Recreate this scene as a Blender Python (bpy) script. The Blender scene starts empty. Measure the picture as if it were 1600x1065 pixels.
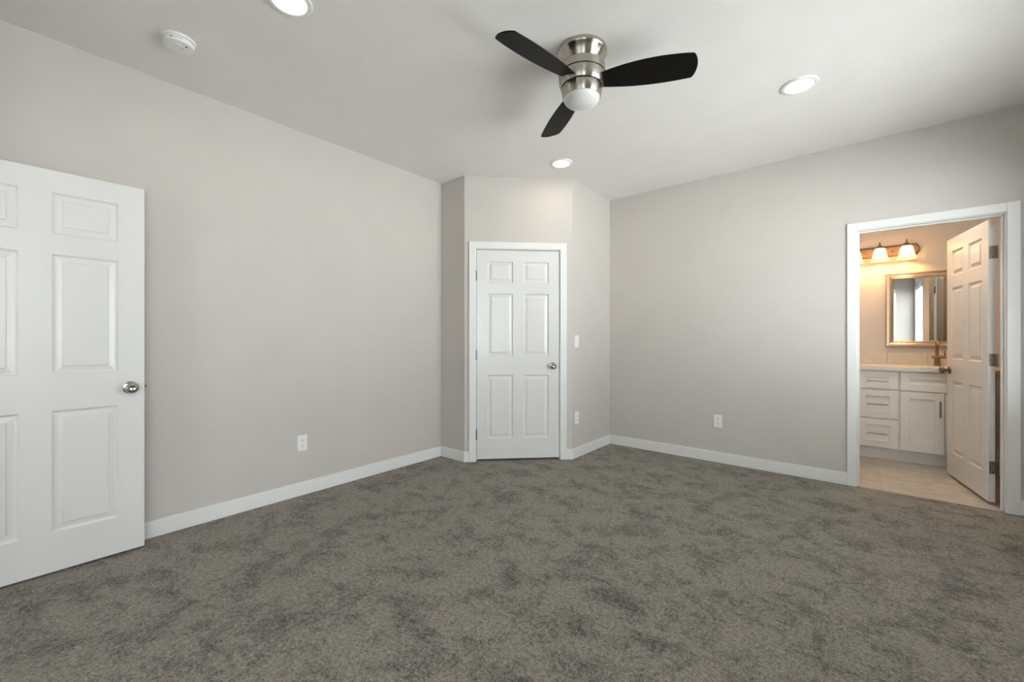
import bpy, bmesh, math, random
from math import sin, cos, pi, radians, tan, sqrt
from mathutils import Vector, Matrix

random.seed(4)
sc = bpy.context.scene
C = sc.collection

# ------------------------------------------------------------------ camera
W, Hpx = 1600.0, 1065.0
FPX, YAW, CY = 648.1, 0.6931, 528.74
EYE = 1.1815
cd = bpy.data.cameras.new('camera')
cam = bpy.data.objects.new('camera', cd)
C.objects.link(cam)
cd.sensor_fit = 'HORIZONTAL'
cd.sensor_width = 36.0
cd.lens = FPX / W * 36.0
cd.shift_y = (CY - Hpx / 2) / W
cd.clip_start = 0.02
cam.location = (0, 0, EYE)
cam.rotation_euler = (radians(90), 0, YAW)
sc.camera = cam

# ------------------------------------------------------------------ view + world + daylight through windows
sc.view_settings.view_transform = 'Standard'
sc.view_settings.look = 'None'
sc.view_settings.gamma = 1.0
sc.view_settings.use_curve_mapping = False
sc.view_settings.exposure = 0.42
SKY = 9.0
world = bpy.data.worlds.new('world')
sc.world = world
world.use_nodes = True
nt = world.node_tree
nt.nodes.clear()
wo = nt.nodes.new('ShaderNodeOutputWorld')
bg = nt.nodes.new('ShaderNodeBackground')
tc = nt.nodes.new('ShaderNodeTexCoord')
sx = nt.nodes.new('ShaderNodeSeparateXYZ')
rp = nt.nodes.new('ShaderNodeValToRGB')
nt.links.new(tc.outputs['Generated'], sx.inputs[0])
mr = nt.nodes.new('ShaderNodeMapRange')
mr.inputs[1].default_value = -1
mr.inputs[2].default_value = 1
nt.links.new(sx.outputs['Z'], mr.inputs[0])
nt.links.new(mr.outputs[0], rp.inputs[0])
e = rp.color_ramp.elements
e[0].position = 0.485
e[0].color = (1.50, 1.53, 1.56, 1)      # sunlit ground
e[1].position = 0.515
e[1].color = (0.97, 1.0, 1.06, 1)       # bright overcast sky
nt.links.new(rp.outputs[0], bg.inputs[0])
bg.inputs[1].default_value = SKY
nt.links.new(bg.outputs[0], wo.inputs[0])

# room plan (metres; camera stands over the origin)
CH = 2.743                      # ceiling height
XL = -3.2276                    # left wall
YF = 4.310                      # far wall
YA = 2.7664                     # closet: left return
XB, XC, YC = -2.8897, -2.1462, 3.5073
XR = 1.05                       # right wall with the windows
YREAR, YENT, XENT = -1.62, -0.37, -1.9
BY0, BY1 = 4.424, 5.97          # bathroom depth
BX0, BX1 = -0.63, 1.05
# window openings: right wall (y0, y1), rear wall (x0, x1)
WZ0, WZ1 = 0.62, 2.36
WIN_R = [(-1.50, -0.12), (1.70, 3.62)]
WIN_B = [(-0.75, 0.73)]

def portal(name, loc, rot, sx_, sy_):
    l = bpy.data.lights.new(name, 'AREA')
    l.shape = 'RECTANGLE'
    l.size = sx_
    l.size_y = sy_
    l.cycles.is_portal = True
    o = bpy.data.objects.new(name, l)
    o.location = loc
    o.rotation_euler = rot
    C.objects.link(o)
WT = 0.14
for y0, y1 in WIN_R:
    portal('daylight_portal', (XR + WT + 0.02, (y0 + y1) / 2, (WZ0 + WZ1) / 2), (radians(90), 0, radians(90)), y1 - y0, WZ1 - WZ0)
for x0, x1 in WIN_B:
    portal('daylight_portal', ((x0 + x1) / 2, YREAR - WT - 0.02, (WZ0 + WZ1) / 2), (radians(90), 0, 0), x1 - x0, WZ1 - WZ0)

# ------------------------------------------------------------------ materials
def mat(name, col, rough=0.5, metal=0.0, **kw):
    m = bpy.data.materials.new(name)
    m.use_nodes = True
    b = m.node_tree.nodes['Principled BSDF']
    b.inputs['Base Color'].default_value = (*col, 1)
    b.inputs['Roughness'].default_value = rough
    b.inputs['Metallic'].default_value = metal
    for k, v in kw.items():
        b.inputs[k.replace('_', ' ')].default_value = v
    return m

def nodes(m):
    return m.node_tree.nodes, m.node_tree.links, m.node_tree.nodes['Principled BSDF']

def tex_noise(m, scale, detail=3, rough=0.5, stretch=None, dist=0.0):
    n, l, b = nodes(m)
    t = n.new('ShaderNodeTexCoord')
    mp = n.new('ShaderNodeMapping')
    if stretch:
        mp.inputs['Scale'].default_value = stretch
    nz = n.new('ShaderNodeTexNoise')
    nz.inputs['Scale'].default_value = scale
    nz.inputs['Detail'].default_value = detail
    nz.inputs['Roughness'].default_value = rough
    nz.inputs['Distortion'].default_value = dist
    l.new(t.outputs['Object'], mp.inputs[0])
    l.new(mp.outputs[0], nz.inputs['Vector'])
    return nz

def add_bump(m, height_socket, strength, distance):
    n, l, b = nodes(m)
    bp = n.new('ShaderNodeBump')
    bp.inputs['Strength'].default_value = strength
    bp.inputs['Distance'].default_value = distance
    l.new(height_socket, bp.inputs['Height'])
    l.new(bp.outputs[0], b.inputs['Normal'])
    return bp

def vary(m, nz, c1, c2, p1=0.3, p2=0.7):
    n, l, b = nodes(m)
    r = n.new('ShaderNodeValToRGB')
    r.color_ramp.elements[0].position = p1
    r.color_ramp.elements[0].color = (*c1, 1)
    r.color_ramp.elements[1].position = p2
    r.color_ramp.elements[1].color = (*c2, 1)
    l.new(nz.outputs[0], r.inputs[0])
    l.new(r.outputs[0], b.inputs['Base Color'])
    return r

def mk_paint(name, col, bump=0.25, rough=0.6):
    m = mat(name, col, rough)
    nz = tex_noise(m, 4.0, 2)
    vary(m, nz, tuple(c * 0.985 for c in col), tuple(min(1, c * 1.015) for c in col))
    n2 = tex_noise(m, 95.0, 3, 0.55)
    add_bump(m, n2.outputs[0], bump, 0.004)
    return m

M = {}
M['wall'] = mk_paint('greige_wall_paint', (0.572, 0.537, 0.502), 0.22)
M['ceil'] = mk_paint('ceiling_paint', (0.845, 0.82, 0.79), 0.30, 0.7)
M['trim'] = mat('white_trim_paint', (0.79, 0.79, 0.775), 0.35)
nz = tex_noise(M['trim'], 30, 2)
add_bump(M['trim'], nz.outputs[0], 0.03, 0.003)
M['door'] = mat('white_moulded_door_paint', (0.742, 0.738, 0.722), 0.24)
nz = tex_noise(M['door'], 14.0, 6, 0.62, (14, 14, 0.7), 0.6)
add_bump(M['door'], nz.outputs[0], 0.10, 0.0025)
M['nickel'] = mat('brushed_nickel', (0.45, 0.42, 0.375), 0.25, 1.0)
M['dark_nickel'] = mat('dark_satin_nickel', (0.20, 0.19, 0.175), 0.32, 1.0)
n, l, b = nodes(M['nickel'])
b.inputs['Anisotropic'].default_value = 0.85
b.inputs['Anisotropic Rotation'].default_value = 0.25
tg = n.new('ShaderNodeTangent')
tg.direction_type = 'RADIAL'
tg.axis = 'Z'
l.new(tg.outputs[0], b.inputs['Tangent'])
M['polished'] = mat('polished_nickel', (0.46, 0.44, 0.405), 0.17, 1.0)
M['hinge'] = mat('satin_hinge_metal', (0.24, 0.228, 0.21), 0.30, 1.0)
M['groove'] = mat('black_groove', (0.012, 0.012, 0.012), 0.6)
M['blade'] = mat('black_fan_blade', (0.007, 0.0065, 0.006), 0.5, Specular_IOR_Level=0.12)
nz = tex_noise(M['blade'], 8, 4, 0.6, (2, 14, 14))
vary(M['blade'], nz, (0.0055, 0.005, 0.0045), (0.009, 0.008, 0.007))
M['opal'] = mat('opal_glass', (0.71, 0.705, 0.685), 0.3)
M['plastic'] = mat('white_plastic', (0.83, 0.83, 0.81), 0.35)
M['plastic_grey'] = mat('grey_printed_mark', (0.16, 0.16, 0.15), 0.6)
M['slot'] = mat('dark_socket_slot', (0.02, 0.02, 0.02), 0.7)
M['cabinet'] = mat('white_cabinet_lacquer', (0.86, 0.86, 0.85), 0.4)
M['toe'] = mat('toe_kick_lacquer', (0.70, 0.69, 0.67), 0.45)
M['gap'] = mat('dark_interior', (0.03, 0.028, 0.025), 0.8)
M['counter'] = mat('cream_quartz', (0.72, 0.68, 0.62), 0.25)
nz = tex_noise(M['counter'], 60, 4)
vary(M['counter'], nz, (0.69, 0.65, 0.59), (0.75, 0.71, 0.65))
M['splash'] = mat('beige_backsplash_tile', (0.60, 0.53, 0.44), 0.3)
nz = tex_noise(M['splash'], 14, 4)
vary(M['splash'], nz, (0.57, 0.50, 0.41), (0.63, 0.56, 0.47))
M['porcelain'] = mat('white_porcelain', (0.85, 0.84, 0.82), 0.12)
M['champagne'] = mat('champagne_mirror_frame', (0.54, 0.43, 0.29), 0.28, 0.9)
M['silverframe'] = mat('silver_mirror_bead', (0.78, 0.77, 0.75), 0.22, 0.9)
M['mirror'] = mat('mirror_glass', (0.92, 0.93, 0.92), 0.0, 1.0)
M['fixture'] = mat('brushed_nickel_fixture', (0.26, 0.205, 0.15), 0.36, 0.85)
M['grey_hall'] = mk_paint('hall_paint', (0.50, 0.48, 0.45))
M['vinyl'] = mat('white_vinyl', (0.85, 0.86, 0.86), 0.4)

M['bar'] = mat('antique_bronze_plate', (0.155, 0.105, 0.06), 0.4, 0.6)

def emit(name, col, strength):
    m = bpy.data.materials.new(name)
    m.use_nodes = True
    nt = m.node_tree
    nt.nodes.clear()
    o = nt.nodes.new('ShaderNodeOutputMaterial')
    em = nt.nodes.new('ShaderNodeEmission')
    em.inputs[0].default_value = (*col, 1)
    em.inputs[1].default_value = strength
    nt.links.new(em.outputs[0], o.inputs[0])
    return m
M['led'] = emit('lit_led_lens', (1.0, 0.86, 0.70), 26.0)
M['bath_fill'] = emit('added_bath_fill_lens', (1.0, 0.87, 0.71), 215.0)  # strong glow for the added bathroom fill, not a known lamp
M['bulb'] = emit('lit_warm_bulb', (1.0, 0.50, 0.18), 190.0)

def mk_shade():
    m = bpy.data.materials.new('frosted_glass_shade')
    m.use_nodes = True
    nt = m.node_tree
    nt.nodes.clear()
    o = nt.nodes.new('ShaderNodeOutputMaterial')
    d = nt.nodes.new('ShaderNodeBsdfDiffuse')
    t = nt.nodes.new('ShaderNodeBsdfTranslucent')
    d.inputs[0].default_value = (0.88, 0.86, 0.82, 1)
    t.inputs[0].default_value = (0.96, 0.93, 0.85, 1)
    mx = nt.nodes.new('ShaderNodeMixShader')
    mx.inputs[0].default_value = 0.82
    nt.links.new(d.outputs[0], mx.inputs[1])
    nt.links.new(t.outputs[0], mx.inputs[2])
    nt.links.new(mx.outputs[0], o.inputs[0])
    return m
M['shade'] = mk_shade()

def mk_glass():
    m = bpy.data.materials.new('clear_window_glass')
    m.use_nodes = True
    nt = m.node_tree
    nt.nodes.clear()
    o = nt.nodes.new('ShaderNodeOutputMaterial')
    t = nt.nodes.new('ShaderNodeBsdfTransparent')
    g = nt.nodes.new('ShaderNodeBsdfGlossy')
    g.inputs['Roughness'].default_value = 0.0
    t.inputs[0].default_value = (0.95, 0.97, 0.96, 1)
    mx = nt.nodes.new('ShaderNodeMixShader')
    mx.inputs[0].default_value = 0.06
    nt.links.new(t.outputs[0], mx.inputs[1])
    nt.links.new(g.outputs[0], mx.inputs[2])
    nt.links.new(mx.outputs[0], o.inputs[0])
    return m
M['glass'] = mk_glass()

def mk_slat():
    m = bpy.data.materials.new('white_blind_slat')
    m.use_nodes = True
    nt = m.node_tree
    nt.nodes.clear()
    o = nt.nodes.new('ShaderNodeOutputMaterial')
    d = nt.nodes.new('ShaderNodeBsdfDiffuse')
    t = nt.nodes.new('ShaderNodeBsdfTranslucent')
    d.inputs[0].default_value = (0.86, 0.86, 0.85, 1)
    t.inputs[0].default_value = (0.8, 0.8, 0.8, 1)
    mx = nt.nodes.new('ShaderNodeMixShader')
    mx.inputs[0].default_value = 0.2
    nt.links.new(d.outputs[0], mx.inputs[1])
    nt.links.new(t.outputs[0], mx.inputs[2])
    nt.links.new(mx.outputs[0], o.inputs[0])
    return m
M['slat'] = mk_slat()

def mk_carpet():
    m = mat('grey_brown_carpet', (0.15, 0.14, 0.125), 1.0)
    n, l, b = nodes(m)
    b.inputs['Specular IOR Level'].default_value = 0.05
    b.inputs['Sheen Weight'].default_value = 0.25
    b.inputs['Sheen Roughness'].default_value = 0.5
    def math_(op, a, b_, c=None):
        k = n.new('ShaderNodeMath')
        k.operation = op
        for i, v in enumerate((a, b_, c)):
            if v is None:
                continue
            if isinstance(v, (int, float)):
                k.inputs[i].default_value = v
            else:
                l.new(v, k.inputs[i])
        return k.outputs[0]
    fib = tex_noise(m, 120.0, 4, 0.8).outputs[0]
    fine = tex_noise(m, 330.0, 2, 0.7).outputs[0]
    mid = tex_noise(m, 52.0, 3, 0.75).outputs[0]
    yarn = math_('ADD', math_('MULTIPLY', fib, 0.50), math_('ADD', math_('MULTIPLY', fine, 0.18), math_('MULTIPLY', mid, 0.32)))
    # patches where the pile has been trodden to lean the other way
    p1 = tex_noise(m, 4.2, 8, 0.68, (1.0, 1.25, 1.0), 0.5).outputs[0]
    p2 = tex_noise(m, 13.0, 6, 0.72, (1.2, 0.9, 1.0), 0.4).outputs[0]
    pat = math_('ADD', math_('MULTIPLY', p1, 0.6), math_('MULTIPLY', p2, 0.4))
    mrp = n.new('ShaderNodeMapRange')
    mrp.inputs[1].default_value = 0.38
    mrp.inputs[2].default_value = 0.53
    mrp.inputs[3].default_value = -0.070
    mrp.inputs[4].default_value = 0.022
    l.new(pat, mrp.inputs[0])
    tot = math_('ADD', yarn, mrp.outputs[0])
    rmp = n.new('ShaderNodeValToRGB')
    ce = rmp.color_ramp.elements
    ce[0].position = 0.395
    ce[0].color = (0.030, 0.027, 0.023, 1)
    ce[1].position = 0.615
    ce[1].color = (0.43, 0.380, 0.312, 1)
    l.new(tot, rmp.inputs[0])
    l.new(rmp.outputs[0], b.inputs['Base Color'])
    add_bump(m, yarn, 0.7, 0.02)
    return m
M['carpet'] = mk_carpet()

def mk_tile():
    m = mat('beige_stone_floor_tile', (0.5, 0.45, 0.39), 0.35)
    n, l, b = nodes(m)
    t = n.new('ShaderNodeTexCoord')
    mp = n.new('ShaderNodeMapping')
    mp.inputs['Rotation'].default_value = (0, 0, radians(90))
    mp.inputs['Location'].default_value = (0.15, 0.13, 0)
    l.new(t.outputs['Object'], mp.inputs[0])
    br = n.new('ShaderNodeTexBrick')
    br.inputs['Scale'].default_value = 1.0
    br.inputs['Brick Width'].default_value = 0.61
    br.inputs['Row Height'].default_value = 0.305
    br.inputs['Mortar Size'].default_value = 0.0018
    br.inputs['Color1'].default_value = (0.50, 0.455, 0.39, 1)
    br.inputs['Color2'].default_value = (0.56, 0.51, 0.44, 1)
    br.inputs['Mortar'].default_value = (0.66, 0.62, 0.56, 1)
    l.new(mp.outputs[0], br.inputs['Vector'])
    nz = tex_noise(m, 4.0, 7, 0.62, (1, 2.4, 1), 1.4)
    r = n.new('ShaderNodeValToRGB')
    r.color_ramp.elements[0].position = 0.3
    r.color_ramp.elements[0].color = (0.66, 0.67, 0.69, 1)
    r.color_ramp.elements[1].position = 0.72
    r.color_ramp.elements[1].color = (1.12, 1.1, 1.08, 1)
    l.new(nz.outputs[0], r.inputs[0])
    mu = n.new('ShaderNodeMix')
    mu.data_type = 'RGBA'
    mu.blend_type = 'MULTIPLY'
    mu.inputs[0].default_value = 1.0
    l.new(br.outputs[0], mu.inputs[6])
    l.new(r.outputs[0], mu.inputs[7])
    l.new(mu.outputs[2], b.inputs['Base Color'])
    return m
M['tile'] = mk_tile()

# ------------------------------------------------------------------ mesh helpers
def box(bm, p0, p1, mtx=None):
    x0, y0, z0 = p0
    x1, y1, z1 = p1
    vs = [bm.verts.new(Vector(c)) for c in ((x0, y0, z0), (x1, y0, z0), (x1, y1, z0), (x0, y1, z0), (x0, y0, z1), (x1, y0, z1), (x1, y1, z1), (x0, y1, z1))]
    if mtx:
        for v in vs:
            v.co = mtx @ v.co
    for f in ((0, 3, 2, 1), (4, 5, 6, 7), (0, 1, 5, 4), (1, 2, 6, 5), (2, 3, 7, 6), (3, 0, 4, 7)):
        bm.faces.new([vs[i] for i in f])
    return vs

def prism(bm, poly, z0, z1):
    a = [bm.verts.new((p[0], p[1], z0)) for p in poly]
    b = [bm.verts.new((p[0], p[1], z1)) for p in poly]
    n = len(poly)
    bm.faces.new(list(reversed(a)))
    bm.faces.new(b)
    for i in range(n):
        j = (i + 1) % n
        bm.faces.new((a[i], a[j], b[j], b[i]))

def lathe(bm, prof, seg=48, mtx=None, cap0=True, cap1=True):
    rings = []
    for r, z in prof:
        ring = []
        for i in range(seg):
            a = 2 * pi * i / seg
            v = Vector((r * cos(a), r * sin(a), z))
            ring.append(bm.verts.new(mtx @ v if mtx else v))
        rings.append(ring)
    for a, b in zip(rings, rings[1:]):
        for i in range(seg):
            j = (i + 1) % seg
            bm.faces.new((a[i], a[j], b[j], b[i]))
    if cap0:
        bm.faces.new(list(reversed(rings[0])))
    if cap1:
        bm.faces.new(rings[-1])

def tube(bm, pts, rad, seg=14):
    pts = [Vector(p) for p in pts]
    rings = []
    up = None
    for i, p in enumerate(pts):
        t = (pts[min(i + 1, len(pts) - 1)] - pts[max(i - 1, 0)]).normalized()
        if up is None:
            up = t.orthogonal().normalized()
        up = (up - t * up.dot(t)).normalized()
        w = t.cross(up)
        r = rad[i] if isinstance(rad, (list, tuple)) else rad
        rings.append([bm.verts.new(p + (up * cos(2 * pi * k / seg) + w * sin(2 * pi * k / seg)) * r) for k in range(seg)])
    for a, b in zip(rings, rings[1:]):
        for k in range(seg):
            j = (k + 1) % seg
            bm.faces.new((a[k], a[j], b[j], b[k]))
    bm.faces.new(list(reversed(rings[0])))
    bm.faces.new(rings[-1])

def obj(name, bm, m, parent=None, smooth=False, bevel=0.0, seg=2, mtx=None, origin=None):
    if mtx is not None:
        bmesh.ops.transform(bm, matrix=mtx, verts=bm.verts)
    bmesh.ops.recalc_face_normals(bm, faces=bm.faces)
    if origin is not None:
        bmesh.ops.translate(bm, vec=-Vector(origin), verts=bm.verts)
    me = bpy.data.meshes.new(name)
    bm.to_mesh(me)
    bm.free()
    o = bpy.data.objects.new(name, me)
    C.objects.link(o)
    if origin is not None:
        o.location = origin
    for mm in (m if isinstance(m, (list, tuple)) else [m]):
        me.materials.append(mm)
    if smooth:
        for p in me.polygons:
            p.use_smooth = True
        try:
            me.set_sharp_from_angle(angle=radians(35))
        except Exception:
            pass
    if bevel:
        bv = o.modifiers.new('bevel', 'BEVEL')
        bv.width = bevel
        bv.segments = seg
        bv.limit_method = 'ANGLE'
        bv.angle_limit = radians(40)
    if parent:
        o.parent = parent
    return o

def tag(o, label, cat, group=None, kind=None):
    o['label'] = label
    o['category'] = cat
    if group:
        o['group'] = group
    if kind:
        o['kind'] = kind
    return o

def thing(name, label, cat, loc=(0, 0, 0), rot=(0, 0, 0), group=None, kind=None):
    o = bpy.data.objects.new(name, None)
    o.empty_display_size = 0.05
    C.objects.link(o)
    o.location = loc
    o.rotation_euler = rot
    return tag(o, label, cat, group, kind)

def structure(name, bm, m, label, cat, **kw):
    return tag(obj(name, bm, m, **kw), label, cat, kind='structure')

def new():
    return bmesh.new()

# ------------------------------------------------------------------ room shell
def wall_open(name, axis, c0, c1, a0, a1, opens, label, m=None, z1=CH):
    """box wall: axis 'x' runs along x between a0..a1 and fills y c0..c1; opens = (lo, hi, zlo, zhi)"""
    bm = new()
    def bx(l, h, zl, zh):
        if h - l < 1e-4 or zh - zl < 1e-4:
            return
        if axis == 'x':
            box(bm, (l, c0, zl), (h, c1, zh))
        else:
            box(bm, (c0, l, zl), (c1, h, zh))
    cur = a0
    for lo, hi, zl, zh in sorted(opens):
        bx(cur, lo, 0, z1)
        bx(lo, hi, 0, zl)
        bx(lo, hi, zh, z1)
        cur = hi
    bx(cur, a1, 0, z1)
    return structure(name, bm, m or M['wall'], label, 'wall')

# far-wall doorway to the bathroom
DX0, DX1, DZ = 0.008, 0.777, 2.036       # jamb faces, head
JT = 0.018
wall_open('wall_left', 'y', XL - 0.12, XL, YENT - 0.115, BY0, [], 'long greige wall on the left, with one outlet and the open door in front')
wall_open('wall_far', 'x', YF, BY0, XL, XR, [(DX0 - JT, DX1 + JT, 0, DZ + JT)], 'greige wall on the right holding the bathroom doorway')
bm = new()
box(bm, (XL, YA, 0), (XB, YA + 0.1, CH))
structure('wall_closet_left', bm, M['wall'], 'narrow shaded wall return left of the closet door', 'wall')
bm = new()
box(bm, (XC - 0.1, YC, 0), (XC, YF, CH))
structure('wall_closet_right', bm, M['wall'], 'wall return right of the closet door, with the light switch', 'wall')
# diagonal closet wall with its door opening
dA = Vector((XB, YA, 0))
dv = Vector((XC - XB, YC - YA, 0))
DL = dv.length
dv.normalize()
dn = Vector((-dv.y, dv.x, 0))           # into the closet
MD = Matrix(((dv.x, dn.x, 0, dA.x), (dv.y, dn.y, 0, dA.y), (0, 0, 1, 0), (0, 0, 0, 1)))
CS0, CS1, CZ = 0.1135, 0.9235, 2.0405     # closet jamb faces, head
bm = new()
t = 0.1
for l, h, zl, zh in ((0, CS0 - JT, 0, CH), (CS1 + JT, DL, 0, CH), (CS0 - JT, CS1 + JT, CZ + JT, CH)):
    il = l - t * tan(radians(0)) if l > 0 else 0.0
    prism(bm, [(l, 0), (h, 0), (h if h < DL else DL - t * 0.0, t), (l, t)], zl, zh)
structure('wall_closet', bm, M['wall'], 'diagonal wall across the corner, around the closet door', 'wall', mtx=MD)

wall_open('wall_right', 'y', XR, XR + WT, YREAR - WT, BY1 + 0.12, [(a, b_, WZ0, WZ1) for a, b_ in WIN_R], 'greige window wall just past the right edge of the view')
wall_open('wall_rear', 'x', YREAR - WT, YREAR, XENT - 0.115, XR, [(a, b_, WZ0, WZ1) for a, b_ in WIN_B], 'greige wall behind the viewpoint, seen in the bathroom mirror')
EX0, EX1 = -3.128, -2.316                # entry doorway
wall_open('wall_entry', 'x', YENT - 0.115, YENT, XL, XENT, [(EX0 - JT, EX1 + JT, 0, 2.04 + JT)], 'wall behind the open door, out of view')
wall_open('wall_entry_side', 'y', XENT - 0.115, XENT, YREAR, YENT - 0.115, [], 'short wall beside the entry, out of view')
# a hall beyond the entry doorway
bm = new()
box(bm, (XL - 0.12, YENT - 1.75, 0), (XENT - 0.115, YENT - 1.65, CH))
box(bm, (XL - 0.12, YENT - 1.65, 0), (XL, YENT - 0.115, CH))
structure('wall_hall', bm, M['grey_hall'], 'hall wall beyond the entry door, out of view', 'wall')

# bathroom shell
wall_open('wall_bathroom_back', 'x', BY1, BY1 + 0.12, BX0 - 0.1, BX1, [], 'bathroom wall behind the mirror and lights')
wall_open('wall_bathroom_left', 'y', BX0 - 0.1, BX0, BY0, BY1, [], 'bathroom side wall hidden left of the doorway')

bm = new()
box(bm, (XL - 0.12, YENT - 1.75, CH), (XR + WT, BY0, CH + 0.1))
structure('ceiling', bm, M['ceil'], 'off-white textured bedroom ceiling', 'ceiling')
bm = new()
box(bm, (BX0 - 0.1, BY0, CH), (XR + WT, BY1 + 0.12, CH + 0.1))
structure('ceiling_bathroom', bm, M['ceil'], 'bathroom ceiling above the vanity lights', 'ceiling')
bm = new()
box(bm, (BX0 - 0.1, YF + 0.012, -0.1), (XR + WT, BY1 + 0.12, -0.004))
structure('floor_bathroom', bm, M['tile'], 'beige stone-look tile floor beyond the bathroom doorway', 'floor')

# carpet: a fine grid near the view so that the pile breaks the skirting line
bm = new()
NX, NY = 2, 2
def carpet_grid():
    x0, x1, y0, y1 = XL - 0.02, XR + 0.02, YENT - 1.7, YF + 0.012
    prism(bm, [(x0, y0), (x1, y0), (x1, y1), (x0, y1)], -0.1, 0.0)
carpet_grid()
structure('floor', bm, M['carpet'], 'grey-brown plush carpet with darker trodden patches', 'floor')

# ------------------------------------------------------------------ baseboards and casings
BH, BTK = 0.100, 0.013
def base(name, poly, label):
    bm = new()
    prism(bm, poly, 0.0, BH)
    return structure(name, bm, M['trim'], label, 'baseboard', bevel=0.003)
S = BTK * tan(radians(22.5))
def dpt(s, d):                            # point on the diagonal wall, d metres out into the room
    v = dA + dv * s - dn * d
    return (v.x, v.y)
CSW = 0.064                               # casing width
base('baseboard_left', [(XL, YENT), (XL + BTK, YENT), (XL + BTK, YA - BTK), (XL, YA)], 'white baseboard along the long left wall')
base('baseboard_closet_left', [(XL, YA), (XL + BTK, YA - BTK), (XB + S, YA - BTK), (XB, YA)], 'white baseboard on the shaded return left of the closet')
base('baseboard_closet_sliver', [dpt(0, 0), (XB + S, YA - BTK), dpt(CS0 - 0.0675, BTK), dpt(CS0 - 0.0675, 0)], 'tiny white baseboard piece left of the closet casing')
base('baseboard_closet_end', [dpt(CS1 + 0.0675, 0), dpt(CS1 + 0.0675, BTK), (XC + BTK, YC - S), (XC, YC)], 'tiny white baseboard piece right of the closet casing')
base('baseboard_closet_right', [(XC, YC), (XC + BTK, YC - S), (XC + BTK, YF - BTK), (XC, YF)], 'white baseboard on the return below the light switch')
base('baseboard_far', [(XC, YF), (XC + BTK, YF - BTK), (-0.053, YF - BTK), (-0.053, YF)], 'white baseboard from the corner to the bathroom casing')
base('baseboard_far_right', [(0.843, YF), (0.843, YF - BTK), (XR, YF - BTK), (XR, YF)], 'short white baseboard right of the bathroom casing')
base('baseboard_right', [(XR, YREAR), (XR, YF - BTK), (XR - BTK, YF - BTK), (XR - BTK, YREAR)], 'white baseboard under the windows, out of view')
base('baseboard_rear', [(XENT, YREAR), (XR - BTK, YREAR), (XR - BTK, YREAR + BTK), (XENT, YREAR + BTK)], 'white baseboard along the rear wall, out of view')

def doorway_trim(name, mtx, a0, a1, zh, depth, label, side, reveal=0.006, cw=CSW, both=True, stop_d=(0.038, 0.075)):
    """local x along the wall, local y into the wall (0 = room face); casing, jambs, stops, head"""
    root = thing(name, label, 'door trim', kind='structure')
    bm = new()
    ct = 0.016
    o0, o1, oz = a0 - reveal, a1 + reveal, zh + reveal
    fronts = [(-ct, 0.0)] + ([(depth, depth + ct)] if both else [])
    for f0, f1 in fronts:
        box(bm, (o0 - cw, f0, 0), (o0, f1, oz + cw))
        box(bm, (o1, f0, 0), (o1 + cw, f1, oz + cw))
        box(bm, (o0, f0, oz), (o1, f1, oz + cw))
    c = obj('casing', bm, M['trim'], root, bevel=0.003, mtx=mtx)
    bm = new()
    box(bm, (a0 - JT, 0, 0), (a0, depth, zh + JT))
    box(bm, (a1, 0, 0), (a1 + JT, depth, zh + JT))
    box(bm, (a0, 0, zh), (a1, depth, zh + JT))
    obj('jamb', bm, M['trim'], root, bevel=0.0015, mtx=mtx)
    bm = new()
    st = 0.011
    s0, s1 = stop_d
    box(bm, (a0, s0, 0), (a0 + st, s1, zh - st))
    box(bm, (a1 - st, s0, 0), (a1, s1, zh - st))
    box(bm, (a0, s0, zh - st), (a1, s1, zh))
    obj('door_stop', bm, M['trim'], root, bevel=0.002, mtx=mtx)
    return root
doorway_trim('trim_closet', MD, CS0, CS1, CZ, 0.1, 'white casing around the closed closet door', 1, stop_d=(0.04, 0.075))
MF = Matrix.Translation((0, YF, 0))
doorway_trim('trim_bathroom', MF, DX0, DX1, DZ, BY0 - YF, 'white casing around the bathroom doorway', 1, stop_d=(0.03, 0.068), cw=0.0605)
ME = Matrix.Translation((0, YENT, 0)) @ Matrix.Rotation(pi, 4, 'Z')
doorway_trim('trim_entry', ME, -EX1, -EX0, 2.035, 0.115, 'white casing of the entry doorway, out of view', 1, stop_d=(0.04, 0.075), cw=0.06)

# ------------------------------------------------------------------ six-panel doors
def panel_rings(bm, x0, x1, z0, z1, ysurf, sgn, outer):
    """moulded panel: nested rectangles; outer = 4 existing verts"""
    steps = [(0.0015, 0.0030), (0.006, 0.0085), (0.010, 0.0105), (0.0135, 0.0105), (0.036, 0.0058), (0.0370, 0.0024), (0.0395, 0.0016), (0.042, 0.0016)]
    prev = outer
    for ins, dep in steps:
        y = ysurf + sgn * dep
        ring = [bm.verts.new((x0 + ins, y, z0 + ins)), bm.verts.new((x1 - ins, y, z0 + ins)), bm.verts.new((x1 - ins, y, z1 - ins)), bm.verts.new((x0 + ins, y, z1 - ins))]
        for i in range(4):
            j = (i + 1) % 4
            bm.faces.new((prev[i], prev[j], ring[j], ring[i]))
        prev = ring
    bm.faces.new(prev)

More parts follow.
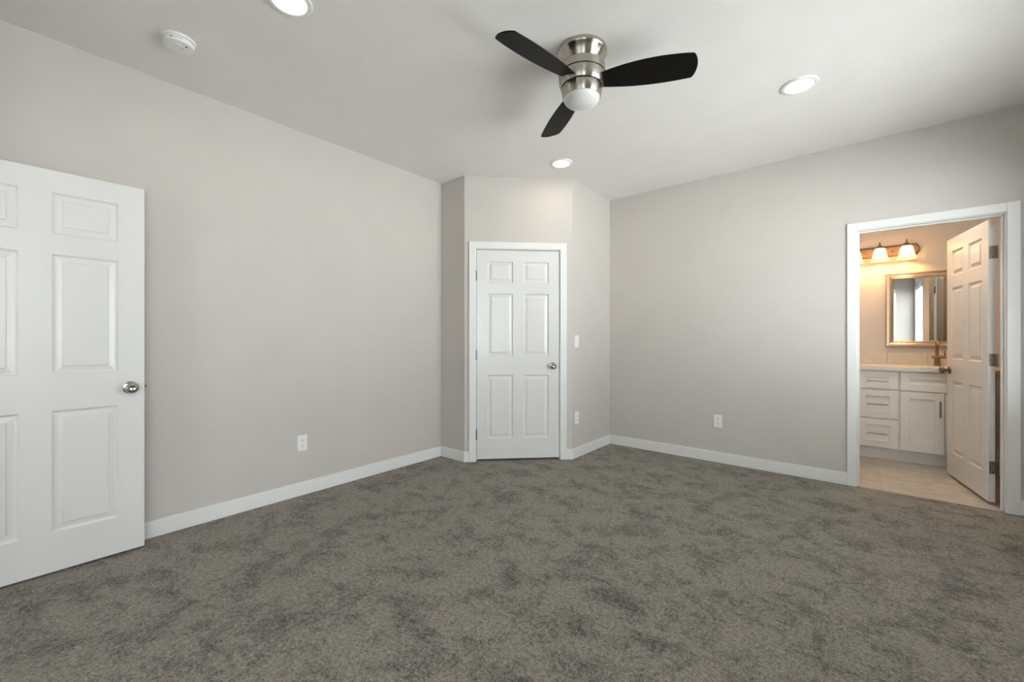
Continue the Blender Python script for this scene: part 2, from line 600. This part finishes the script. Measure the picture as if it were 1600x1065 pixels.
def door_leaf(width, height, stile, mull, rows, th=0.035):
    """local: x 0..width from hinge edge, y 0 (face) .. th (back), z 0..height"""
    bm = new()
    pw = (width - 2 * stile - mull) / 2
    xs = [0, stile, stile + pw, stile + pw + mull, width - stile, width]
    zs = [0] + [z for r in rows for z in r] + [height]
    for ysurf, sgn in ((0.0, 1), (th, -1)):
        grid = [[bm.verts.new((x, ysurf, z)) for x in xs] for z in zs]
        for iz in range(len(zs) - 1):
            for ix in range(5):
                q = [grid[iz][ix], grid[iz][ix + 1], grid[iz + 1][ix + 1], grid[iz + 1][ix]]
                if ix in (1, 3) and iz % 2 == 1:
                    panel_rings(bm, xs[ix], xs[ix + 1], zs[iz], zs[iz + 1], ysurf, sgn, q)
                else:
                    bm.faces.new(q)
        if ysurf == 0:
            g0 = grid
        else:
            g1 = grid
    def per(g):
        return g[0][:-1] + [r[-1] for r in g[:-1]] + list(reversed(g[-1][1:])) + [r[0] for r in reversed(g[1:])]
    a, b_ = per(g0), per(g1)
    for i in range(len(a)):
        j = (i + 1) % len(a)
        bm.faces.new((a[i], a[j], b_[j], b_[i]))
    return bm

ROWS = [(0.198, 0.806), (0.992, 1.593), (1.697, 1.902)]
LH = 2.013

def knob_bm(kind='privacy'):
    bm = new()
    lathe(bm, [(0.0, 0.0), (0.033, 0.0), (0.0345, 0.003), (0.033, 0.008), (0.024, 0.011), (0.013, 0.013), (0.0115, 0.022), (0.0125, 0.030), (0.020, 0.034),
               (0.0265, 0.040), (0.0285, 0.048), (0.0275, 0.056), (0.023, 0.0615), (0.015, 0.0645), (0.013, 0.0635), (0.0095, 0.062), (0.0, 0.0615)], 40, None, False, False)
    return bm
# knob axis +z of its lathe -> out of the door face (-y local)
KN = Matrix.Rotation(radians(90), 4, 'X')       # z -> -y
KB = Matrix.Rotation(radians(-90), 4, 'X')      # z -> +y
def put_knob(door, x, z, th=0.035, m=None, back=True):
    m = m or M['polished']
    k = obj('door_knob', knob_bm(), m, door, smooth=True, mtx=Matrix.Translation((x, 0, z)) @ KN)
    bm = new()
    box(bm, (x - 0.001, -0.0640, z - 0.005), (x + 0.001, -0.0610, z + 0.005))
    obj('knob_button', bm, M['hinge'], k)
    if back:
        obj('door_knob', knob_bm(), m, door, smooth=True, mtx=Matrix.Translation((x, th, z)) @ KB)

# left door, swung fully open so its leaf stands parallel to the left wall
d1 = thing('door_1', 'white six-panel door standing open in front of the left wall', 'door', kind='structure')
leaf = obj('door_leaf', door_leaf(0.812, LH, 0.109, 0.109, ROWS), M['door'], d1, bevel=0.0015, smooth=False)
put_knob(d1, 0.812 - 0.059, 0.899)
bm = new()
box(bm, (0.812, 0.0065, 0.870), (0.8135, 0.0285, 0.928))
obj('latch_plate', bm, M['hinge'], d1, bevel=0.0005)
bm = new()
prism(bm, [(0.8135, 0.012), (0.8235, 0.012), (0.8235, 0.014), (0.8135, 0.025)], 0.893, 0.906)
obj('latch_bolt', bm, M['hinge'], d1)
for z in (0.20, 0.99, 1.76):
    bm = new()
    lathe(bm, [(0.006, z), (0.006, z + 0.09)], 12, Matrix.Translation((-0.004, 0.041, 0)))
    box(bm, (-0.002, 0.0, z), (0.0, 0.036, z + 0.09))
    obj('hinge', bm, M['hinge'], d1, smooth=True)
d1.location = (-3.096, -0.335, 0.012)
d1.rotation_euler = (0, 0, radians(90.3))

# closet door, shut
d2 = thing('door_2', 'white six-panel closet door, shut, in the diagonal corner wall', 'door', kind='structure')
CW = CS1 - CS0 - 0.006
obj('door_leaf', door_leaf(CW, LH, 0.105, 0.105, ROWS), M['door'], d2, bevel=0.0015)
put_knob(d2, CW - 0.060, 0.893)
bm = new()
box(bm, (CW - 0.001, -0.004, 0.865), (CW + 0.0028, 0.024, 0.923))
obj('latch_plate', bm, M['hinge'], d2, bevel=0.0005)
for z in (0.19, 0.953, 1.716):
    bm = new()
    lathe(bm, [(0.0058, z), (0.0058, z + 0.098)], 12, Matrix.Translation((-0.002, -0.0065, 0)))
    obj('hinge', bm, M['hinge'], d2, smooth=True)
v = MD @ Vector((CS0 + 0.003, 0.002, 0.022))
d2.location = v
d2.rotation_euler = (0, 0, math.atan2(dv.y, dv.x))

# bathroom door, opened about eighty degrees into the bathroom
d3 = thing('door_3', 'white six-panel bathroom door opened inward with dark knob', 'door', kind='structure')
BW = 0.756
ROWB = ROWS
obj('door_leaf', door_leaf(BW, LH, 0.1, 0.1, ROWB), M['door'], d3, bevel=0.0015)
put_knob(d3, BW - 0.062, 0.893, m=M['dark_nickel'])
for z in (0.20, 0.966, 1.733):
    bm = new()
    box(bm, (-0.0022, -0.001, z), (0.0, 0.031, z + 0.09))                # leaf on the door edge
    lathe(bm, [(0.0065, z), (0.0065, z + 0.09)], 14, Matrix.Translation((-0.006, -0.006, 0)))
    box(bm, (-0.020, -0.0075, z), (-0.006, -0.0055, z + 0.09))           # leaf running to the jamb
    h_ = obj('hinge', bm, M['hinge'], d3, smooth=True)
    for sy, szz in ((0.012, 0.014), (0.022, 0.045), (0.012, 0.076)):
        bm = new()
        lathe(bm, [(0.0035, 0.0), (0.0035, 0.0008)], 12, Matrix.Translation((-0.0022, sy, z + szz)) @ Matrix.Rotation(radians(-90), 4, 'Y'))
        obj('screw', bm, M['slot'], h_)
bm = new()
box(bm, (BW, 0.0065, 0.865), (BW + 0.0012, 0.0285, 0.921))
obj('latch_plate', bm, M['hinge'], d3)
d3.location = (0.758, 4.4574, 0.018)
d3.rotation_euler = (0, 0, radians(90 + 8.9))

# ------------------------------------------------------------------ wall plates
PL = 0.0055
def plate_local(root, w, h):
    bm = new()
    prism(bm, [(-w / 2, 0), (w / 2, 0), (w / 2 - 0.004, -PL), (-w / 2 + 0.004, -PL)], -h / 2, h / 2)
    for v in bm.verts:
        if abs(v.co.y + PL) < 1e-6:
            v.co.z *= (h / 2 - 0.004) / (h / 2)
    return obj('cover_plate', bm, M['plastic'], root, bevel=0.0012)

def outlet(label, loc, rz, w=0.075, h=0.122):
    r = thing('wall_outlet', label, 'outlet', loc, (0, 0, rz), 'wall outlets')
    plate_local(r, w, h)
    for zc in (0.0205, -0.0205):
        bm = new()
        n_ = 24
        poly = []
        for i in range(n_):
            a = 2 * pi * i / n_
            poly.append((0.017 * cos(a), max(-0.0125, min(0.0125, 0.017 * sin(a)))))
        a_ = [bm.verts.new((p[0], -PL, zc + p[1])) for p in poly]
        b_ = [bm.verts.new((p[0], -PL - 0.0016, zc + p[1])) for p in poly]
        bm.faces.new(b_)
        bm.faces.new(a_)
        for i in range(n_):
            bm.faces.new((a_[i], a_[(i + 1) % n_], b_[(i + 1) % n_], b_[i]))
        s = obj('socket', bm, M['plastic'], r)
        bm = new()
        yy = -PL - 0.0016
        box(bm, (-0.0078, yy - 0.0004, zc - 0.001), (-0.0048, yy, zc + 0.0085))
        box(bm, (0.0048, yy - 0.0004, zc + 0.0005), (0.0076, yy, zc + 0.0075))
        lathe(bm, [(0.003, 0), (0.003, 0.0004)], 12, Matrix.Translation((0, yy, zc - 0.0075)) @ KN)
        obj('slots', bm, M['slot'], s)
    bm = new()
    lathe(bm, [(0.003, 0), (0.0028, 0.0008)], 12, Matrix.Translation((0, -PL, 0)) @ KN)
    obj('screw', bm, M['plastic'], r)
    return r
outlet('white duplex outlet low on the long left wall', (XL, 1.402, 0.391), radians(90))
outlet('white duplex outlet low on the wall left of the bathroom doorway', (-1.020, YF, 0.391), 0)
outlet('white duplex outlet low on the closet return, under the light switch', (XC, 3.592, 0.393), radians(90))
sw = thing('light_switch', 'white rocker light switch on the return right of the closet door', 'light switch', (XC, 3.592, 1.154), (0, 0, radians(90)))
plate_local(sw, 0.075, 0.122)
bm = new()
prism(bm, [(-0.0165, -PL), (0.0165, -PL), (0.0165, -PL - 0.004), (-0.0165, -PL - 0.004)], -0.0335, 0.0335)
for v in bm.verts:
    if v.co.y < -PL - 0.003 and v.co.z > 0:
        v.co.y += 0.003
obj('rocker', bm, M['plastic'], sw, bevel=0.0006)

# ------------------------------------------------------------------ recessed ceiling lights
def recessed(label, x, y, lens='led'):
    r = thing('recessed_light', label, 'ceiling light', (x, y, CH), (0, 0, 0), 'lit recessed ceiling lights')
    bm = new()
    lathe(bm, [(0.097, 0.0), (0.097, -0.004), (0.094, -0.009), (0.082, -0.012), (0.0735, -0.010), (0.0715, -0.006), (0.0715, 0.0)], 56, None, False, False)
    obj('trim_ring', bm, M['plastic'], r, smooth=True)
    bm = new()
    lathe(bm, [(0.0714, -0.0065), (0.04, -0.0075), (0.0001, -0.008)], 48, None, False, False)
    obj('lens', bm, M[lens], r, smooth=True)
    return r
recessed('lit recessed light at the top edge, near the smoke detector', -2.016, 0.818)
recessed('lit recessed light in the ceiling right of the fan', -0.271, 3.095)
recessed('lit recessed light in the ceiling above the closet door', -2.020, 3.120)

recessed('added fill light in the bathroom ceiling, unseen above the doorway', 0.30, 4.66, 'bath_fill')  # added out of view to brighten cabinets, door and tile

# ------------------------------------------------------------------ smoke detector
sd = thing('smoke_detector', 'round white smoke detector on the ceiling at upper left', 'smoke detector', (-2.728, 0.556, CH), (0, 0, radians(38)))
bm = new()
lathe(bm, [(0.072, 0.0), (0.0725, -0.004), (0.071, -0.010), (0.066, -0.0125), (0.066, -0.012)], 56)
obj('base_ring', bm, M['plastic'], sd, smooth=True)
bm = new()
lathe(bm, [(0.062, -0.0125), (0.062, -0.015), (0.0655, -0.0165), (0.0655, -0.030), (0.0625, -0.036), (0.050, -0.0385), (0.0, -0.040)], 56, None, True, False)
bd = obj('body', bm, M['plastic'], sd, smooth=True)
bm = new()
lathe(bm, [(0.013, -0.0375), (0.013, -0.0412), (0.011, -0.0425), (0.0, -0.0415)], 28, Matrix.Translation((0.012, -0.020, 0)), True, False)
obj('test_button', bm, M['plastic'], sd, smooth=True)
bm = new()
box(bm, (0.012, 0.002, -0.0412), (0.0142, 0.012, -0.0392))
obj('indicator', bm, M['slot'], sd)
bm = new()
box(bm, (0.036, -0.005, -0.0402), (0.045, 0.004, -0.0388))
obj('sounder_slot', bm, M['plastic_grey'], sd)
bm = new()
for a, wd, hh in ((-80, 0.10, 0.0032), (-73, 0.06, 0.0032), (-62, 0.05, 0.0016), (-57, 0.035, 0.0016), (-50, 0.05, 0.0016), (-44, 0.05, 0.0016), (-38, 0.03, 0.0016)):
    a0 = radians(a)
    for k in range(4):
        aa = a0 + wd * (k / 3.0 - 0.5)
        mt = Matrix.Rotation(aa, 4, 'Z') @ Matrix.Translation((0.0655, 0, -0.0235))
        box(bm, (-0.0003, -0.0007, -hh), (0.0003, 0.0007, hh), mt)
obj('printed_marks', bm, M['plastic_grey'], bd)

# ------------------------------------------------------------------ ceiling fan
FX, FY = -1.1525, 1.982
fan = thing('ceiling_fan', 'brushed nickel ceiling fan with three black blades and a white globe', 'ceiling fan', (FX, FY, CH))
def part(name, prof, m, parent=fan, seg=64, caps=(True, True)):
    bm = new()
    lathe(bm, [(r, z - CH) for r, z in prof], seg, None, *caps)
    return obj(name, bm, m, parent, smooth=True)
part('canopy', [(0.134, 2.743), (0.1355, 2.736), (0.1345, 2.725), (0.130, 2.718), (0.124, 2.715), (0.110, 2.690), (0.092, 2.655), (0.086, 2.640)], M['nickel'])
part('motor_collar', [(0.086, 2.6545), (0.122, 2.6560), (0.1262, 2.652), (0.1268, 2.632), (0.1258, 2.6125), (0.110, 2.6122)], M['nickel'])
part('motor_groove', [(0.116, 2.6125), (0.116, 2.607)], M['groove'])
part('motor_housing', [(0.110, 2.6075), (0.1245, 2.6072), (0.1250, 2.600), (0.1225, 2.575), (0.1160, 2.549), (0.1135, 2.5455), (0.100, 2.5450)], M['nickel'])
part('motor_groove', [(0.104, 2.5455), (0.103, 2.540)], M['groove'])
part('light_fitter', [(0.098, 2.5405), (0.1105, 2.5400), (0.1115, 2.5370), (0.1085, 2.518), (0.1025, 2.494), (0.1000, 2.488), (0.0965, 2.4875), (0.095, 2.490)], M['nickel'])
prof = [(0.0965 * cos(a), 2.4885 - 0.0455 * sin(a)) for a in [radians(x) for x in range(0, 90, 6)]] + [(0.0004, 2.443)]
part('globe', [(0.0960, 2.494)] + prof, M['opal'], caps=(True, False))

def blade_mesh():
    rw, rc = -0.034, 0.0536           # root half widths: clockwise / counter-clockwise side
    x0 = 0.103
    xw, yw = 0.561, -0.0206
    xc, yc = 0.5495, 0.118
    N = 26
    lo, hi = [], []
    for i in range(N + 1):
        t = i / N
        bl = 4 * t * (1 - t)
        lo.append((x0 + (xw - x0) * t, rw + (yw - rw) * t - 0.024 * bl))
        hi.append((x0 + (xc - x0) * t, rc + (yc - rc) * t + 0.016 * bl))
    tip = []
    for i in range(1, 14):
        t = i / 14
        tip.append((xw + (xc - xw) * t + 0.024 * (4 * t * (1 - t)) ** 0.75, yw + (yc - yw) * t))
    poly = lo[:-1] + [(lo[-1][0] - 0.003, lo[-1][1] + 0.0005), (lo[-1][0] + 0.004, lo[-1][1] + 0.003)] + tip + [(hi[-1][0] + 0.004, hi[-1][1] - 0.004), (hi[-1][0] - 0.003, hi[-1][1] + 0.0003)] + list(reversed(hi[:-1]))
    bm = new()
    prism(bm, poly, -0.0032, 0.0032)
    bmesh.ops.triangulate(bm, faces=[f for f in bm.faces if len(f.verts) > 4])
    return bm
first = None
A0, PIT, BZ = 0.303, -0.2927, 2.5742
for k in range(3):
    if first is None:
        o = obj('blade', blade_mesh(), M['blade'], fan, bevel=0.0012)
        first = o
    else:
        o = first.copy()
        C.objects.link(o)
        o.parent = fan
    o.rotation_euler = (Matrix.Rotation(A0 + k * 2 * pi / 3, 4, 'Z') @ Matrix.Rotation(PIT, 4, 'X')).to_euler()
    o.location = (0, 0, BZ - CH)

# ------------------------------------------------------------------ windows and blinds
def window(n, mtx, w, h, label, blind_label, tilt, drop=1.0):
    """local x along wall (centre 0), local y outward (0 = room face of wall), z from 0 at the sill"""
    root = thing('window_%d' % n, label, 'window', kind='structure')
    bm = new()
    f = 0.045
    d0, d1_ = 0.085, WT
    box(bm, (-w / 2, d0, 0), (-w / 2 + f, d1_, h))
    box(bm, (w / 2 - f, d0, 0), (w / 2, d1_, h))
    box(bm, (-w / 2 + f, d0, 0), (w / 2 - f, d1_, f))
    box(bm, (-w / 2 + f, d0, h - f), (w / 2 - f, d1_, h))
    box(bm, (-w / 2 + f, d0 + 0.01, h / 2 - 0.018), (w / 2 - f, d1_ - 0.01, h / 2 + 0.018))
    obj('window_frame', bm, M['vinyl'], root, bevel=0.002, mtx=mtx)
    bm = new()
    box(bm, (-w / 2 + f, 0.115, f), (w / 2 - f, 0.119, h - f))
    obj('pane', bm, M['glass'], root, mtx=mtx)
    bm = new()
    box(bm, (-w / 2 - 0.03, -0.03, -0.02), (w / 2 + 0.03, 0.085, 0.0))
    obj('window_sill', bm, M['trim'], root, bevel=0.003, mtx=mtx)
    bl = thing('window_blind', blind_label, 'blind')
    bm = new()
    box(bm, (-w / 2 + 0.004, -0.012, h - 0.085), (w / 2 - 0.004, 0.004, h - 0.002))
    box(bm, (-w / 2 + 0.004, 0.004, h - 0.085), (-w / 2 + 0.016, 0.06, h - 0.002))
    box(bm, (w / 2 - 0.016, 0.004, h - 0.085), (w / 2 - 0.004, 0.06, h - 0.002))
    obj('valance', bm, M['vinyl'], bl, mtx=mtx, bevel=0.002)
    bm = new()
    pitch = 0.044
    ns = int((h - 0.12) * drop / pitch)
    for i in range(ns):
        zc = h - 0.11 - i * pitch
        box(bm, (-w / 2 + 0.008, -0.025, -0.0014), (w / 2 - 0.008, 0.025, 0.0014), Matrix.Translation((0, 0.035, zc)) @ Matrix.Rotation(tilt, 4, 'X'))
    obj('slats', bm, M['slat'], bl, mtx=mtx)
    bm = new()
    zb = h - 0.11 - ns * pitch
    box(bm, (-w / 2 + 0.008, 0.010, zb - 0.008), (w / 2 - 0.008, 0.060, zb + 0.008))
    obj('bottom_rail', bm, M['vinyl'], bl, mtx=mtx, bevel=0.003)
    for xx in (-w * 0.36, w * 0.36):
        bm = new()
        tube(bm, [(xx, 0.035, zb), (xx, 0.035, h - 0.08)], 0.0012, 6)
        obj('ladder_cord', bm, M['vinyl'], bl, mtx=mtx)
names = ['white window near the rear corner, seen in the bathroom mirror', 'wide white window on the right wall, out of view']
bnames = ['white slatted blind seen at the right in the bathroom mirror', 'white slatted blind on the wide window, out of view']
for i, (y0, y1) in enumerate(WIN_R):
    mt = Matrix.Translation((XR, (y0 + y1) / 2, WZ0)) @ Matrix.Rotation(radians(-90), 4, 'Z')
    window(i + 1, mt, y1 - y0, WZ1 - WZ0, names[i], bnames[i], radians((24, -14)[i]))
x0, x1 = WIN_B[0]
mt = Matrix.Translation(((x0 + x1) / 2, YREAR, WZ0)) @ Matrix.Rotation(pi, 4, 'Z')
window(3, mt, x1 - x0, WZ1 - WZ0, 'white window in the rear wall, at the left edge of the mirror', 'white slatted blind at the left edge of the mirror', radians(58))

# ------------------------------------------------------------------ bathroom vanity
VY, VB = 5.412, BY1 - 0.003             # cabinet door face, back
CT = 0.874                              # cabinet top
TK = 0.113                              # toe-kick height
TH = 0.019
def shaker(bm, x0, x1, z0, z1, rail):
    y0, y1 = VY, VY + TH
    box(bm, (x0, y0, z0), (x0 + rail, y1, z1))
    box(bm, (x1 - rail, y0, z0), (x1, y1, z1))
    box(bm, (x0 + rail, y0, z0), (x1 - rail, y1, z0 + rail))
    box(bm, (x0 + rail, y0, z1 - rail), (x1 - rail, y1, z1))
    box(bm, (x0 + rail, y0 + 0.011, z0 + rail), (x1 - rail, y1, z1 - rail))
def pull(parent, p0, p1):
    p0, p1 = Vector(p0), Vector(p1)
    d = (p1 - p0).normalized()
    bm = new()
    out = Vector((0, -0.028, 0))
    tube(bm, [p0 + out, p1 + out], 0.0048, 12)
    for q in (p0 + d * 0.022, p1 - d * 0.022):
        tube(bm, [q, q + out], 0.0038, 10)
    obj('bar_pull', bm, M['dark_nickel'], parent, smooth=True)
def cabinet_body(root, x0, x1):
    bm = new()
    box(bm, (x0, VY + TH + 0.0015, TK), (x1, VB, CT))
    box(bm, (x0, VY + 0.074, -0.004), (x1, VB, TK))
    obj('body', bm, M['cabinet'], root)
g = 0.0045
# drawers
dr = thing('drawer_cabinet', 'white three-drawer vanity cabinet nearest the left door casing', 'cabinet')
cabinet_body(dr, 0.0, 0.3125)
for z0, z1, za, zb in ((0.692, 0.862, 0.767, 0.767), (0.406, 0.680, 0.543, 0.543), (0.123, 0.394, 0.257, 0.257)):
    bm = new()
    shaker(bm, 0.012, 0.3035, z0, z1, 0.0575)
    f_ = obj('drawer', bm, M['cabinet'], dr, bevel=0.0015)
    pull(f_, (0.079, VY, za), (0.236, VY, zb))
# sink base
sb = thing('sink_cabinet', 'white two-door sink cabinet under the faucet, beside the open door', 'cabinet')
cabinet_body(sb, 0.3135, 0.9300)
bm = new()
shaker(bm, 0.3225, 0.9160, 0.689, 0.860, 0.0600)
obj('false_front', bm, M['cabinet'], sb, bevel=0.0015)
for x0, x1, px in ((0.3225, 0.6150, 0.587), (0.6235, 0.9160, 0.652)):
    bm = new()
    shaker(bm, x0, x1, 0.120, 0.678, 0.0625)
    f_ = obj('cabinet_door', bm, M['cabinet'], sb, bevel=0.0015)
    pull(f_, (px, VY, 0.461), (px, VY, 0.611))
# filler to the side wall
bm = new()
box(bm, (0.9310, VY + TH, TK), (BX1, VY + TH + 0.02, CT))
box(bm, (0.9310, VY + 0.074, -0.004), (BX1, VY + 0.09, TK))
tag(obj('filler_panel', bm, M['cabinet']), 'white filler strip between sink cabinet and side wall, behind the door', 'cabinet panel')
# far-left cabinet, hidden behind the wall
lc = thing('linen_cabinet', 'white two-door cabinet hidden left of the drawers', 'cabinet')
cabinet_body(lc, BX0 + 0.002, -0.001)
for x0, x1, px in ((BX0 + 0.012, -0.319, -0.345), (-0.311, -0.010, -0.285)):
    bm = new()
    shaker(bm, x0, x1, 0.120, 0.862, 0.0625)
    f_ = obj('cabinet_door', bm, M['cabinet'], lc, bevel=0.0015)
    pull(f_, (px, VY, 0.55), (px, VY, 0.70))
# countertop with sink cut-out
CTOP = 0.909
SX0, SX1, SY0, SY1 = 0.40, 0.83, 5.47, 5.74
ct = thing('countertop', 'cream stone vanity countertop with backsplash', 'countertop')
bm = new()
for a in ((BX0 + 0.001, SX0, 5.388, VB), (SX1, BX1 - 0.001, 5.388, VB), (SX0, SX1, 5.388, SY0), (SX0, SX1, SY1, VB)):
    box(bm, (a[0], a[2], CT), (a[1], a[3], CTOP))
bmesh.ops.remove_doubles(bm, verts=bm.verts, dist=1e-5)
obj('slab', bm, M['counter'], ct)
bm = new()
xs = [BX0 + 0.001, -0.05, 0.254, 0.558, 0.862, BX1 - 0.001]
for a, b_ in zip(xs, xs[1:]):
    box(bm, (a + 0.0008, VB - 0.016, CTOP), (b_ - 0.0008, VB, 1.034))
obj('backsplash', bm, M['splash'], ct, bevel=0.001)
sk = thing('sink', 'white undermount sink set in the vanity countertop', 'sink')
bm = new()
r0 = [(SX0 - 0.004, SY0 - 0.004), (SX1 + 0.004, SY0 - 0.004), (SX1 + 0.004, SY1 + 0.004), (SX0 - 0.004, SY1 + 0.004)]
def ring(poly, z):
    return [bm.verts.new((p[0], p[1], z)) for p in poly]
def shrink(k):
    cx_, cy_ = (SX0 + SX1) / 2, (SY0 + SY1) / 2
    return [(cx_ + (p[0] - cx_) * k, cy_ + (p[1] - cy_) * k) for p in r0]
R_ = [ring(shrink(1.0), CT - 0.001), ring(shrink(0.97), CT - 0.06), ring(shrink(0.90), CT - 0.12), ring(shrink(0.7), CT - 0.14), ring(shrink(0.15), CT - 0.146)]
for a, b_ in zip(R_, R_[1:]):
    for i in range(4):
        bm.faces.new((a[i], a[(i + 1) % 4], b_[(i + 1) % 4], b_[i]))
bm.faces.new(R_[-1])
bo = obj('basin', bm, M['porcelain'], sk, smooth=True)

# faucet
fc = thing('faucet', 'brushed nickel faucet with arched spout and side lever on the vanity', 'faucet', (0.612, 5.825, CTOP + 0.0005))
bm = new()
lathe(bm, [(0.027, 0.0), (0.027, 0.006), (0.0225, 0.010), (0.021, 0.060), (0.021, 0.076)], 28)
obj('body', bm, M['fixture'], fc, smooth=True)
bm = new()
tube(bm, [(-0.040, 0, 0.090), (0.062, 0, 0.090)], 0.0155, 18)
cross = obj('valve_bar', bm, M['fixture'], fc, smooth=True)
bm = new()
pts = [(-0.003, 0, 0.10), (-0.003, 0, 0.19)]
for i in range(1, 13):
    a = pi * i / 12 * 0.92
    pts.append((-0.003, -0.055 + 0.055 * cos(a), 0.19 + 0.055 * sin(a)))
tube(bm, pts, 0.0125, 16)
obj('spout', bm, M['fixture'], fc, smooth=True)
bm = new()
tube(bm, [(0.052, 0, 0.090), (0.052, 0, 0.118), (0.049, -0.003, 0.152)], [0.008, 0.0065, 0.005], 12)
obj('lever', bm, M['fixture'], fc, smooth=True)

# framed mirror
mi = thing('framed_mirror', 'rectangular mirror in champagne and silver frame above the vanity', 'mirror', (0, 0, 0))
MX0, MX1, MZ0, MZ1 = 0.2385, 0.880, 1.092, 1.868
def frame_part(name, i0, i1, d0, d1_, m):
    """bevelled rectangular moulding between insets i0..i1, standing d0 (outer) to d1 (inner) off the wall"""
    bm = new()
    def rc(i, y):
        return [bm.verts.new(p) for p in ((MX0 + i, y, MZ0 + i), (MX1 - i, y, MZ0 + i), (MX1 - i, y, MZ1 - i), (MX0 + i, y, MZ1 - i))]
    yw = BY1 - 0.001
    rings = [rc(i0, yw), rc(i0, BY1 - d0), rc((i0 * 2 + i1) / 3, BY1 - max(d0, d1_) - 0.003), rc(i1, BY1 - d1_), rc(i1, yw)]
    for a, b_ in zip(rings, rings[1:]):
        for i in range(4):
            bm.faces.new((a[i], a[(i + 1) % 4], b_[(i + 1) % 4], b_[i]))
    return obj(name, bm, m, mi)
frame_part('frame', 0.0, 0.028, 0.020, 0.030, M['champagne'])
frame_part('silver_band', 0.028, 0.046, 0.030, 0.022, M['silverframe'])
frame_part('inner_frame', 0.046, 0.064, 0.026, 0.014, M['champagne'])
bm = new()
box(bm, (MX0 + 0.060, BY1 - 0.011, MZ0 + 0.060), (MX1 - 0.060, BY1 - 0.008, MZ1 - 0.060))
obj('mirror_glass', bm, M['mirror'], mi)

# vanity light: bar with three bell shades
LZ = 2.108
vl = thing('vanity_light', 'wall light bar with three lit bell glass shades above the mirror', 'wall light', (0, 0, 0))
BXa, BXb = -0.124, 0.502
bm = new()
c_ = 0.026
hh = 0.056
poly = [(BXa + c_, -hh), (BXb - c_, -hh), (BXb, -hh + c_ * 1.6), (BXb, hh - c_ * 1.6), (BXb - c_, hh), (BXa + c_, hh), (BXa, hh - c_ * 1.6), (BXa, -hh + c_ * 1.6)]
a_ = [bm.verts.new((p[0], BY1 - 0.001, LZ + p[1])) for p in poly]
b_ = [bm.verts.new((p[0], BY1 - 0.022, LZ + p[1])) for p in poly]
mid = [(p[0] * 0.985 + 0.189 * 0.015, p[1] * 0.72) for p in poly]
c2 = [bm.verts.new((p[0], BY1 - 0.030, LZ + p[1])) for p in mid]
bm.faces.new(a_)
bm.faces.new(c2)
for A_, B_ in ((a_, b_), (b_, c2)):
    for i in range(8):
        bm.faces.new((A_[i], A_[(i + 1) % 8], B_[(i + 1) % 8], B_[i]))
obj('backplate', bm, M['bar'], vl, bevel=0.002)
for x in (0.087, 0.291):
    bm = new()
    lathe(bm, [(0.009, 0), (0.009, 0.004), (0.005, 0.010), (0.0001, 0.011)], 16, Matrix.Translation((x, BY1 - 0.029, LZ - 0.008)) @ KN, True, False)
    obj('cap_nut', bm, M['polished'], vl, smooth=True)
SYC = BY1 - 0.115
for x in (-0.015, 0.1895, 0.396):
    bm = new()
    tube(bm, [(x, BY1 - 0.028, LZ + 0.01), (x, BY1 - 0.07, LZ + 0.020), (x, SYC, LZ + 0.036)], 0.007, 12)
    lathe(bm, [(0.040, 2.128), (0.038, 2.140), (0.024, 2.152), (0.010, 2.166), (0.006, 2.182), (0.0075, 2.190), (0.004, 2.198), (0.0001, 2.203)], 28, Matrix.Translation((x, SYC, 0)), True, False)
    arm = obj('lamp_arm', bm, M['fixture'], vl, smooth=True)
    bm = new()
    pr_ = [(0.0400, 2.131), (0.0460, 2.110), (0.0530, 2.080), (0.0615, 2.045), (0.0700, 2.012), (0.0765, 1.998)]
    lathe(bm, pr_ + [(r - 0.003, z) for r, z in reversed(pr_)], 36, Matrix.Translation((x, SYC, 0)), False, False)
    sh = obj('glass_shade', bm, M['shade'], vl, smooth=True)
    bm = new()
    lathe(bm, [(0.0001, 2.022), (0.016, 2.026), (0.026, 2.040), (0.029, 2.055), (0.026, 2.072), (0.016, 2.092), (0.013, 2.118)], 24, Matrix.Translation((x, SYC, 0)), False, True)
    obj('bulb', bm, M['bulb'], sh, smooth=True)
